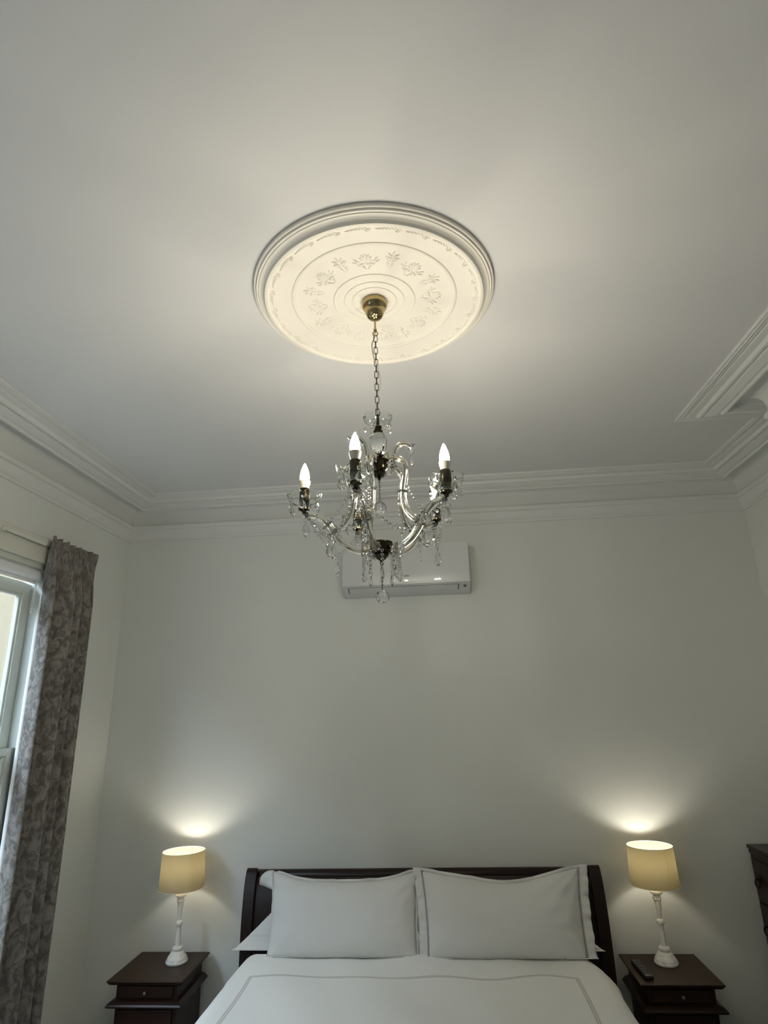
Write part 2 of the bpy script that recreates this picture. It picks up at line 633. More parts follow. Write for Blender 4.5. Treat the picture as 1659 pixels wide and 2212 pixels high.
# ------------------------------------------------------------------ ceiling rose
AX, AY = -.16, 1.81
rose = thing('ceiling_rose', 'round cream plaster ceiling rose with moulded rings and flower relief', 'ceiling rose', (AX, AY, H))
RP = [(.427, 0), (.427, -.0115), (.4245, -.0135), (.4185, -.0135), (.4180, -.0195), (.4165, -.0205), (.4115, -.0205), (.4095, -.0235), (.4035, -.0245),
      (.396, -.0275), (.3915, -.0315), (.3895, -.0375), (.3885, -.0415), (.3860, -.0425), (.3790, -.0425), (.3760, -.0400), (.3720, -.0365), (.352, -.0330),
      (.325, -.0290), (.300, -.0255), (.296, -.0255), (.294, -.0285), (.290, -.0300), (.285, -.0300), (.281, -.0285), (.279, -.0240), (.274, -.0222), (.24, -.0215),
      (.17, -.0215), (.148, -.0225), (.146, -.0260), (.142, -.0272), (.137, -.0272), (.133, -.0260), (.131, -.0232), (.110, -.0235), (.1085, -.0265),
      (.1045, -.0268), (.102, -.0255), (.1015, -.0238), (.082, -.0240), (.0805, -.0268), (.0765, -.0270), (.0745, -.0255), (.0740, -.0240), (0.0, -.0240)]
obj('plaster_disc', G().lathe(RP[::-1], 160), 'rose', rose, angle=24)

def blob(g, c, ang, ln, wd, ht, zc):
    """a raised leaf: flattened ellipsoid lying on the rose face, long axis at ang"""
    b = G().ball((0, 0, 0), 1, 12, 8)
    ca, sa = math.cos(ang), math.sin(ang)
    g.add([(c[0] + ca * p[0] * ln - sa * p[1] * wd, c[1] + sa * p[0] * ln + ca * p[1] * wd, zc + p[2] * ht) for p in b.v], b.f)

def palmette():
    g = G()
    z = -.0215
    for k in range(-3, 4):                                   # fan of petals opening outwards
        a = k * .36
        ln = .021 - .0011 * k * k
        blob(g, (.203 + math.cos(a) * ln * .95, math.sin(a) * ln * .95), a, ln, .0058, .0052, z)
    for s in (-1, 1):
        blob(g, (.195, s * .017), s * 1.9, .011, .0042, .0045, z)
        blob(g, (.184, s * .012), s * .6, .009, .004, .0045, z)
        pts = spline([(.194, s * .010, z), (.188, s * .022, z), (.196, s * .031, z), (.206, s * .030, z), (.207, s * .024, z), (.202, s * .023, z)], 5)
        g.tube(pts, .0028, 6)
        blob(g, (.176, s * .006), s * .4, .007, .003, .004, z)
        blob(g, (.204, s * .038), s * 1.1, .010, .0035, .004, z)
        blob(g, (.215, s * .034), s * .7, .010, .0032, .004, z)
    blob(g, (.198, 0), 0, .010, .007, .006, z)
    return g
def fleur():
    g = G()
    z = -.0215
    blob(g, (.243, 0), 0, .016, .0045, .0050, z)
    for s in (-1, 1):
        blob(g, (.238, s * .010), s * .75, .014, .0040, .0045, z)
        blob(g, (.226, s * .013), s * 1.35, .012, .0036, .0045, z)
        pts = spline([(.208, 0, z), (.214, s * .010, z), (.222, s * .018, z), (.230, s * .018, z), (.231, s * .012, z)], 5)
        g.tube(pts, .0026, 6)
        blob(g, (.194, s * .007), s * .35, .014, .0034, .004, z)
    blob(g, (.206, 0), 0, .026, .0055, .0045, z)
    return g
p0 = obj('palmette', palmette(), 'rose', rose)
f0 = obj('fleur_sprig', fleur(), 'rose', rose)
for k in range(8):
    a = math.radians(-91.7 + 45 * k)
    if k == 0:
        p, f_ = p0, f0
    else:
        p, f_ = p0.copy(), f0.copy()
        COL.objects.link(p)
        COL.objects.link(f_)
    p.rotation_euler = (0, 0, a)
    f_.rotation_euler = (0, 0, a + math.radians(22.5))
# acanthus scroll border inside the lip
g = G()
for k in range(24):
    t = 2 * PI * k / 24
    z = -.0345
    def at(rr, da):
        return (rr * math.cos(t + da), rr * math.sin(t + da))
    sp = []
    for u in range(22):                                     # curled scroll
        q = u / 21
        rad_ = .0115 * (1 - .72 * q)
        ang = .4 + q * 7.2
        sp.append((*at(.3565 + rad_ * math.sin(ang) * .8, (rad_ * math.cos(ang)) / .36 + .045), z - .0005))
    g.tube(sp, .0022, 7)
    for q in range(6):                                      # acanthus leaves trailing behind it
        c = at(.3665 - .0012 * q, .020 - .030 * q)
        blob(g, c, t - .03 * q + 1.57 + .95 - .16 * q, .0120 - .0007 * q, .0036, .0042, z)
    blob(g, at(.357, .045), t, .004, .004, .004, z)
obj('scroll_border', g, 'rose', rose)

# ------------------------------------------------------------------ chandelier
ch = thing('chandelier', 'five arm crystal chandelier hanging by a chain from the ceiling rose', 'chandelier', (AX, AY, 0))
ZR = H - .024
obj('ceiling_canopy', G().lathe([(0, 3.262), (.006, 3.262), (.010, 3.264), (.022, 3.268), (.029, 3.277), (.034, 3.290), (.0365, 3.303), (.038, 3.305), (.044, 3.311),
    (.047, 3.320), (.047, 3.328), (.044, ZR), (0, ZR)], 48), 'brass', ch, angle=50)
obj('canopy_stem', G().lathe([(0, 3.212), (.0045, 3.212), (.0062, 3.215), (.0062, 3.221), (.0035, 3.224), (.0035, 3.263), (0, 3.263)], 16), 'brass', ch)
g = G()
g.tube([(.0085 * math.cos(t * PI / 8), 0, 3.203 + .0085 * math.sin(t * PI / 8)) for t in range(16)], .0024, 8, True)
obj('hanging_ring', g, 'brass', ch)
link = G()
hl, hwid = .0145, .0062
pl_ = []
for t in range(24):
    a = 2 * PI * t / 24
    pl_.append((hwid * math.cos(a), 0, (hl - hwid) * (1 if math.sin(a) > 1e-6 else -1 if math.sin(a) < -1e-6 else 0) + hwid * math.sin(a)))
link.tube(pl_, .0013, 7, True)
l0 = None
ztop, zbot, nl = 3.182, 2.893, 13
pitch = (ztop - zbot) / (nl - 1)
for k in range(nl):
    if l0 is None:
        l0 = lk = obj('chain_link', link, 'bronze', ch)
    else:
        lk = l0.copy()
        COL.objects.link(lk)
    lk.location = (0, 0, ztop - pitch * k)
    lk.rotation_euler = (0, 0, (0 if k % 2 == 0 else PI / 2) + .25)
    lk.scale = (1, 1, 1.0)
cab = [(.0, -.002, 3.205), (-.004, 0, 3.185), (-.012, .0, 3.165), (-.0125, 0, 3.14), (-.008, 0, 3.11), (.0, -.003, 3.08), (.008, 0, 3.055), (.0125, 0, 3.02), (.011, 0, 2.985), (.004, .002, 2.955), (-.003, 0, 2.93), (0, 0, 2.885)]
obj('power_cable', G().tube(spline(cab, 6), .0021, 7), 'cable', ch)

def scallop(n, amp):
    return lambda a, i: 1 + amp * (abs(math.cos(n * a / 2)) - .5)
def dish(r0, r1, h, n, amp, th=.0042):
    """a scalloped glass drip dish: rises outwards from r0 to r1"""
    out, inn = [], []
    for k in range(9):
        t = k / 8
        r = r0 + (r1 - r0) * math.sin(t * PI / 2) ** .75
        z = h * (1 - math.cos(t * PI / 2)) ** .9
        out.append((r, z, t))
    prof = [(r, z) for r, z, t in out] + [(r - th * .6 * max(t, .3), z + th * (1.2 - .9 * t)) for r, z, t in out[::-1]]
    ts = [t for *_, t in out] + [t for *_, t in out[::-1]]
    seg = n * 8
    v, f = [], []
    for i, (r, z) in enumerate(prof):
        for k in range(seg):
            a = 2 * PI * k / seg
            w_ = ts[i] ** 1.5
            sc_ = abs(math.cos(n * a / 2)) ** .6
            rr = r * (1 + amp * w_ * (sc_ - .6))
            zz = z - h * .22 * w_ * (1 - sc_)
            v.append((rr * math.cos(a), rr * math.sin(a), zz))
    m_ = len(prof)
    for i in range(m_):
        i2 = (i + 1) % m_
        for k in range(seg):
            k2 = (k + 1) % seg
            f.append((i * seg + k, i * seg + k2, i2 * seg + k2, i2 * seg + k))
    return v, f

def bead(g, c, r):
    g.ball(c, r, 8, 6)
def teardrop(g, c, ln, wd, th=.6, rot=0):
    """faceted almond drop hanging from c"""
    prof = [(0, -ln), (.45 * wd, -ln * .93), (.85 * wd, -ln * .80), (wd, -ln * .66), (.82 * wd, -ln * .45), (.50 * wd, -ln * .22), (.18 * wd, -ln * .04), (0, 0)]
    b = G().lathe(prof, 8)
    ca, sa = math.cos(rot), math.sin(rot)
    g.add([(c[0] + ca * p[0] - sa * p[1] * th, c[1] + sa * p[0] + ca * p[1] * th, c[2] + p[2]) for p in b.v], b.f)
def pendant(c, beads, br, ln, wd, rot=0):
    g = G()
    z = c[2]
    for k in range(beads):
        bead(g, (c[0], c[1], z - br), br)
        z -= 2 * br + .0025
    teardrop(g, (c[0], c[1], z), ln, wd, .6, rot)
    return g
def strand(pts, br, gap=.003):
    g = G()
    pts = [Vector(p) for p in pts]
    d = 0.0
    step = 2 * br + gap
    nxt = br
    for a, b in zip(pts, pts[1:]):
        sl = (b - a).length
        while nxt <= d + sl:
            p = a.lerp(b, (nxt - d) / sl)
            bead(g, p, br)
            nxt += step
        d += sl
    return g
def sag(a, b, s, n=14):
    a, b = Vector(a), Vector(b)
    return [a.lerp(b, t / n) - Vector((0, 0, s * 4 * (t / n) * (1 - t / n))) for t in range(n + 1)]
def wire(g_parent, pts, r=.0006):
    obj('wire', G().tube(pts, r, 4), 'bronze', g_parent)

# centre column, top to bottom
v, f = dish(.012, .047, .040, 8, .16)
obj('crown_dish', G().add([(x, y, z + 2.838) for x, y, z in v], f), 'glass', ch, angle=60)
obj('crown_collar', G().lathe([(0, 2.812), (.013, 2.812), (.016, 2.818), (.016, 2.823), (.011, 2.828), (.013, 2.834), (.013, 2.840), (.005, 2.845), (.004, 2.884), (0, 2.884)], 24), 'bronze', ch)
obj('glass_vase', G().lathe([(0, 2.737), (.012, 2.737), (.019, 2.745), (.026, 2.765), (.029, 2.785), (.027, 2.800), (.020, 2.811), (.012, 2.815), (0, 2.815)], 12), 'glass', ch, smooth=True, angle=20)
obj('upper_hub', G().lathe([(0, 2.648), (.003, 2.648), (.006, 2.653), (.004, 2.658), (.016, 2.660), (.019, 2.664), (.014, 2.667), (.020, 2.672), (.028, 2.684), (.030, 2.695), (.030, 2.708), (.034, 2.710),
    (.034, 2.715), (.022, 2.718), (.013, 2.724), (.017, 2.728), (.017, 2.735), (.014, 2.738), (0, 2.738)], 32), 'bronze', ch)
obj('lower_hub', G().lathe([(0, 2.365), (.003, 2.365), (.006, 2.372), (.004, 2.378), (.012, 2.383), (.016, 2.387), (.017, 2.391), (.010, 2.394), (.020, 2.397), (.030, 2.405), (.035, 2.418), (.034, 2.432), (.037, 2.434),
    (.036, 2.438), (.012, 2.440), (0, 2.440)], 32), 'bronze', ch)
obj('upper_hub_ring', G().lathe([(.015, 2.664), (.0225, 2.665), (.022, 2.671), (.015, 2.671), (.015, 2.664)], 32), 'glass', ch)
obj('lower_hub_ring', G().lathe([(.014, 2.389), (.021, 2.391), (.026, 2.398), (.022, 2.399), (.014, 2.396), (.014, 2.389)], 32), 'glass', ch)
obj('bead_strand', strand([(0, 0, 2.648), (0, 0, 2.578)], .0058, .004), 'crystal', ch, smooth=False)
obj('crystal_ball', G().ball((0, 0, 2.553), .021, 14, 9), 'crystal', ch, smooth=False)
obj('bead_strand', strand([(0, 0, 2.366), (0, 0, 2.286)], .0044, .003), 'crystal', ch, smooth=False)
obj('crystal_ball', G().ball((0, 0, 2.267), .0215, 14, 9), 'crystal', ch, smooth=False)
obj('centre_wire', G().tube([(0, 0, 2.57), (0, 0, 2.66)], .0007, 5), 'bronze', ch)
obj('centre_wire', G().tube([(0, 0, 2.285), (0, 0, 2.37)], .0007, 5), 'bronze', ch)

# one arm, built along +x, then turned round the axis five times
def rosette(g, c, ax, r=.016, n=8):
    prof = [(0, -.004), (r * .6, -.0045), (r, -.001), (r * .95, .002), (r * .5, .004), (0, .003)]
    b = G().lathe(prof, n * 4, rib=lambda a, i: 1 + .16 * math.cos(n * a), axis=ax)
    g.add([(p[0] + c[0], p[1] + c[1], p[2] + c[2]) for p in b.v], b.f)

def make_arm():
    P2 = [(.030, 2.420), (.055, 2.412), (.085, 2.417), (.115, 2.434), (.140, 2.461), (.158, 2.489), (.178, 2.512), (.203, 2.529), (.226, 2.535), (.239, 2.538)]
    path = spline([(r, 0, z) for r, z in P2], 6)
    arm = obj('arm', G().tube(path, .0034, 8), 'chrome', ch)
    obj('arm_tube', G().tube(path[3:-1], .0112, 24, False, 8, .045), 'glass', arm, angle=180)
    P3 = [(.150, 2.480), (.126, 2.492), (.102, 2.520), (.090, 2.556), (.088, 2.592), (.095, 2.628), (.1005, 2.660), (.094, 2.688), (.076, 2.704), (.055, 2.708), (.031, 2.700)]
    path3 = spline([(r, 0, z) for r, z in P3], 6)
    obj('brace_rod', G().tube(path3, .0030, 8), 'chrome', arm)
    obj('brace_tube', G().tube(path3[4:-6], .0108, 24, False, 8, .045), 'glass', arm, angle=180)
    for c, ax, r in (((.167, 0, 2.499), (.66, 0, .75), .017), ((.149, 0, 2.474), (.55, 0, .84), .016), ((.139, 0, 2.486), (-.9, 0, .45), .015),
                     ((.060, 0, 2.412), (1, 0, 0), .016), ((.088, 0, 2.590), (.1, 0, 1), .016), ((.062, 0, 2.707), (1, 0, -.1), .015)):
        g = G()
        rosette(g, c, ax, r)
        obj('rosette', g, 'crystal', arm, angle=30)
    x = .242
    obj('cup', G().lathe([(0, 2.536), (.006, 2.537), (.008, 2.545), (.0185, 2.550), (.0185, 2.555), (.014, 2.558), (.0148, 2.568), (.0165, 2.580), (.0168, 2.596), (.0168, 2.618), (.0150, 2.622), (0, 2.622)], 28, (x, 0, 0)), 'bronze', arm)
    v, f = dish(.017, .0535, .042, 6, .12)
    obj('drip_dish', G().add([(a + x, b, c + 2.561) for a, b, c in v], f), 'glass', arm, angle=60)
    obj('dish_ring', G().lathe([(.0172, 2.555), (.0225, 2.5565), (.0225, 2.561), (.0172, 2.5615), (.0172, 2.555)], 28, (x, 0, 0)), 'glass', arm)
    obj('lamp_holder', G().lathe([(0, 2.620), (.0125, 2.620), (.0145, 2.628), (.0178, 2.640), (.0186, 2.644), (.0186, 2.648), (.015, 2.650), (0, 2.650)], 28, (x, 0, 0)), 'bulbbase', arm)
    obj('bulb_glow', G().lathe([(0, 2.651), (.0135, 2.652), (.0155, 2.659), (.0150, 2.668), (.0125, 2.681), (.0085, 2.693), (.0045, 2.703), (.0022, 2.708), (0, 2.709)], 20, (x, 0, 0)), 'candle', arm)
    obj('bulb', G().lathe([(.0182, 2.6502), (.0190, 2.658), (.0184, 2.668), (.0160, 2.681), (.0120, 2.694), (.0072, 2.706), (.003, 2.7125), (0, 2.714)], 28, (x, 0, 0)), 'envelope', arm)
    # drops round the dish
    for k in range(6):
        a = 2 * PI * (k + .5) / 6
        c = (x + .048 * math.cos(a), .048 * math.sin(a), 2.586)
        obj('crystal_pendant', pendant(c, 1, .0062, .034, .0105, a + PI / 2), 'crystal', arm, smooth=False)
    obj('crystal_pendant', pendant((x - .006, .006, 2.536), 2, .0062, .048, .0125, .3), 'crystal', arm, smooth=False)
    obj('crystal_pendant', pendant((.163, .0, 2.470), 2, .0064, .046, .0125, .8), 'crystal', arm, smooth=False)
    # hanging from the lower hub
    for da in (-.33, .33):
        c = (.058 * math.cos(da), .058 * math.sin(da), 2.404)
        obj('crystal_pendant', pendant(c, 4, .0056, .030 + .012 * (da > 0), .0092, da), 'crystal', arm, smooth=False)
    # bead strands
    obj('bead_strand', strand(sag((.240, 0, 2.536), (.166, 0, 2.486), .014), .0058), 'crystal', arm, smooth=False)
    obj('bead_strand', strand(sag((.100, .004, 2.606), (.168, .004, 2.504), .012), .0056), 'crystal', arm, smooth=False)
    a2 = math.radians(72)
    q = Vector((.236 * math.cos(a2), .236 * math.sin(a2), 2.536))
    mid = Vector((math.cos(a2 / 2), math.sin(a2 / 2), 0)) * .176 + Vector((0, 0, 2.428))
    obj('bead_strand', strand(sag((.236, 0, 2.536), mid, .018) + sag(mid, q, .018)[1:], .0060), 'crystal', arm, smooth=False)
    obj('crystal_pendant', pendant(mid - Vector((0, 0, .006)), 1, .006, .050, .0125, .4), 'crystal', arm, smooth=False)
    return arm
arm0 = make_arm()
for k in range(5):
    a = arm0 if k == 0 else copy_tree(arm0, ch)
    a.rotation_euler = (0, 0, math.radians(42.8 + 72 * k))

# curled crystal horns on the upper hub
def make_horn(P):
    path = spline([(r, 0, z) for r, z in P], 5)
    h = obj('horn', G().tube(path, .0026, 8), 'chrome', ch)
    re, ze = P[-1]
    obj('horn_tube', G().tube(path[6:], .0082, 20, False, 8, .05), 'glass', h, angle=180)
    g = G()
    rosette(g, (re + .002, 0, ze - .002), (.6, 0, -.8), .014, 6)
    obj('rosette', g, 'crystal', h, angle=30)
    obj('crystal_pendant', pendant((re - .001, 0, ze - .012), 1, .0068, .038, .0130, 1.2), 'crystal', h, smooth=False)
    return h
h0 = make_horn([(.030, 2.712), (.043, 2.713), (.050, 2.722), (.052, 2.742), (.060, 2.762), (.078, 2.775), (.096, 2.774), (.107, 2.764)])
for k in range(3):
    h = h0 if k == 0 else copy_tree(h0, ch)
    h.rotation_euler = (0, 0, math.radians((4, 76, 222)[k]))
make_horn([(.030, 2.700), (.045, 2.702), (.060, 2.714), (.082, 2.730), (.104, 2.728), (.120, 2.716), (.129, 2.700)]).rotation_euler = (0, 0, math.radians(165))
# drops below the crown dish
for k in range(6):
    a = 2 * PI * (k + .25) / 6
    obj('crystal_pendant', pendant((.041 * math.cos(a), .041 * math.sin(a), 2.852), 1, .0052, .026, .0085, a), 'crystal', ch, smooth=False)

# ------------------------------------------------------------------ air conditioner
ac = thing('air_conditioner', 'white wall-mounted split air conditioner behind the chandelier', 'air conditioner', (-.183, YB, 2.644))
hwid = .415
def extr(prof, x0, x1):
    n = len(prof)
    v = [(x0, y, z) for y, z in prof] + [(x1, y, z) for y, z in prof]
    f = [(q, (q + 1) % n, n + (q + 1) % n, n + q) for q in range(n)]
    f += [tuple(range(n)), tuple(range(2 * n - 1, n - 1, -1))]
    return G().add(v, f)
body = [(0, 0), (0, .306), (-.180, .306), (-.192, .300), (-.196, .285), (-.198, .17), (-.195, .052), (-.192, .041), (-.178, .0385), (-.120, .012), (-.06, .0)]
obj('casing', extr(body, -hwid, hwid), 'white', ac, angle=30, bevel=.003)
front = []
for k in range(33):
    t = k / 32
    z = .302 - t * .256
    y = -.2085 - .002 * math.sin(PI * t) + .0045 * max(0, (t - .72) / .28) ** 2
    front.append((y, z))
panel = [(-.193, .300)] + [(front[0][0] + .006, .3035)] + front + [(front[-1][0] + .004, .0445), (-.190, .046)]
obj('front_panel', extr(panel, -hwid + .004, hwid - .006), 'acpanel', ac, angle=50)
def slab(x0, x1, t0, t1, off, th):
    """a slab lying on the sloping outlet face"""
    A, B = Vector((0, -.178, .0385)), Vector((0, -.120, .012))
    d = (B - A)
    n = Vector((0, -d.z, d.y)).normalized()
    if n.z > 0:
        n = -n
    a, b = A + d * t0, A + d * t1
    p = [a + n * off, b + n * off, b + n * (off + th), a + n * (off + th)]
    return extr([(q.y, q.z) for q in p], x0, x1)
obj('outlet_slot', slab(-hwid + .035, hwid - .075, .04, .98, -.003, .0035), 'dark', ac, smooth=False)
obj('louvre_vane', slab(-hwid + .041, hwid - .081, .06, .93, .0006, .004), 'white', ac, smooth=False, bevel=.001)
obj('indicator_window', slab(hwid - .045, hwid - .027, .22, .60, .0002, .0012), 'logo', ac, smooth=False)
fc = bpy.data.curves.new('maker_mark', 'FONT')
fc.body = 'FUJITSU'
fc.size = .0125
fc.align_x = 'CENTER'
fc.extrude = .0003
fc.offset = .0004
tmp = bpy.data.objects.new('lettering', fc)
COL.objects.link(tmp)
dg = bpy.context.evaluated_depsgraph_get()
fm = bpy.data.meshes.new_from_object(tmp.evaluated_get(dg))
bpy.data.objects.remove(tmp)
fm.materials.clear()
fm.materials.append(M['logo'])
fo = bpy.data.objects.new('maker_mark', fm)
COL.objects.link(fo)
fo.parent = ac
fo.location = (.003, -.2125, .093)
fo.rotation_euler = (PI / 2 - .02, 0, 0)

# ------------------------------------------------------------------ bed
BX0, BX1 = -1.192, .838
bcx = (BX0 + BX1) / 2
bed = thing('sleigh_bed', 'dark wooden king size sleigh bed standing against the back wall', 'bed', (bcx, 3.9, 0))
hb = (BX1 - BX0) / 2
def sheet(prof, x0, x1, th):
    """curved slab from a (y, z) centre line with thickness th"""
    pts = [Vector((y, z)) for y, z in prof]
    out, inn = [], []
    for i, p in enumerate(pts):
        t = (pts[min(i + 1, len(pts) - 1)] - pts[max(i - 1, 0)]).normalized()
        n = Vector((-t.y, t.x))
        out.append(p + n * th / 2)
        inn.append(p - n * th / 2)
    return extr([(p.x, p.y) for p in out + inn[::-1]], x0, x1)
hp = spline([(-.045, .25, 0), (-.045, .55, 0), (-.035, .80, 0), (-.005, .95, 0), (.030, 1.015, 0), (.045, 1.02, 0)], 6)
hp = [(p[0], p[1]) for p in hp]
obj('headboard', sheet(hp, -hb + .055, hb - .055, .026), 'bedwood', bed, angle=50)
obj('top_rail', G().lathe([(.030, -hb + .004), (.034, -hb + .01), (.034, hb - .01), (.030, hb - .004)], 28, (0, .045, 1.012), axis=(1, 0, 0)), 'bedwood', bed)
hpp = spline([(-.05, 0, 0), (-.05, .50, 0), (-.042, .78, 0), (-.012, .95, 0), (.018, 1.02, 0), (.030, 1.030, 0)], 6)
hpp = [(p[0], p[1]) for p in hpp]
for s in (-1, 1):
    x0, x1 = (-hb, -hb + .062) if s < 0 else (hb - .062, hb)
    obj('bed_post', sheet(hpp, x0, x1, .058), 'bedwood', bed, angle=50, bevel=.004)
    xr = -hb + .04 if s < 0 else hb - .07
    obj('side_rail', G().box(xr, xr + .03, -2.05, -.06, .20, .40), 'bedwood', bed, smooth=False, bevel=.004)
obj('slat_base', G().box(-hb + .07, hb - .07, -2.05, -.07, .28, .31), 'bedwood', bed, smooth=False)
obj('foot_rail', G().box(-hb, hb, -2.10, -2.05, .08, .46), 'bedwood', bed, smooth=False, bevel=.006)
for s in (-1, 1):
    obj('leg', G().box(s * (hb - .04) - .035, s * (hb - .04) + .035, -2.11, -2.04, 0, .08), 'bedwood', bed, smooth=False, bevel=.004)

tag(obj('mattress', G().box(bcx - .92, bcx + .92, 1.86, 3.83, .312, .62), 'cotton', bevel=.03), 'white mattress mostly hidden under the duvet', 'mattress')

def make_duvet():
    g = G()
    g.uv = []
    nx, ny = 120, 90
    cx = -.193
    hw_, rad = .957, .085
    ztop = .698
    zlow = .36
    # cross-section arc length
    side = ztop - rad - zlow
    Ltot = 2 * (side + PI / 2 * rad + (hw_ - rad))
    def cross(s):
        s = s - Ltot / 2
        sg = 1 if s >= 0 else -1
        s = abs(s)
        fl = hw_ - rad
        if s <= fl:
            return sg * s, 0.0, 0.0
        s -= fl
        if s <= PI / 2 * rad:
            a = s / rad
            return sg * (fl + rad * math.sin(a)), -rad * (1 - math.cos(a)), a / (PI / 2)
        s -= PI / 2 * rad
        return sg * hw_, -rad - s, 1.0
    y0, y1 = 1.80, 3.725
    for j in range(ny + 1):
        yy = y0 + (y1 - y0) * j / ny
        for i in range(nx + 1):
            s = Ltot * i / nx
            x, dz, side_ = cross(s)
            y = yy
            z = ztop + dz
            # undulating loft
            und = .007 * math.sin(x * 7 + yy * 2) * math.cos(yy * 5 - x * 1.5) + .004 * math.sin(x * 15 + yy * 9)
            cr = .012 * (1 - min(1, ((x / hw_) ** 2)))
            z += (und + cr) * (1 - side_)
            y += .010 * math.sin(x * 10.5 + .6) * (1 - side_) - .012 * math.cos(x * 2.2)* (1 - side_)
            # hanging folds
            x2 = x
            if side_ > .5:
                x2 += (1 if x > 0 else -1) * (.010 * math.sin(yy * 13) + .006 * math.sin(yy * 29 + 1)) * (side_ - .5) * 2
            # the right-hand side pulls in towards the head
            d = max(0.0, (yy - 3.45) / (y1 - 3.45))
            if side_ > 0 and x > 0:
                x2 -= .055 * d * d
                z -= .03 * d * d * side_
            if side_ > 0 and x < 0:
                x2 += .012 * d * d
            # rounded head and foot ends
            e = max(0.0, 1 - (y1 - yy) / .05)
            z -= .05 * (1 - math.sqrt(max(0, 1 - e * e))) * (1 - .4 * side_)
            g.v.append((cx + x2, y, z))
            xf = (Ltot * i / nx - Ltot / 2)
            g.uv.append((cx + xf, yy))
    for j in range(ny):
        for i in range(nx):
            a = j * (nx + 1) + i
            g.f.append((a, a + 1, a + nx + 2, a + nx + 1))
    o = obj('duvet', g, 'duvet', angle=180)
    sm = o.modifiers.new('thickness', 'SOLIDIFY')
    sm.thickness = .02
    sm.offset = -1
    return tag(o, 'white duvet with a grey double stitched border spread over the bed', 'duvet')
make_duvet()

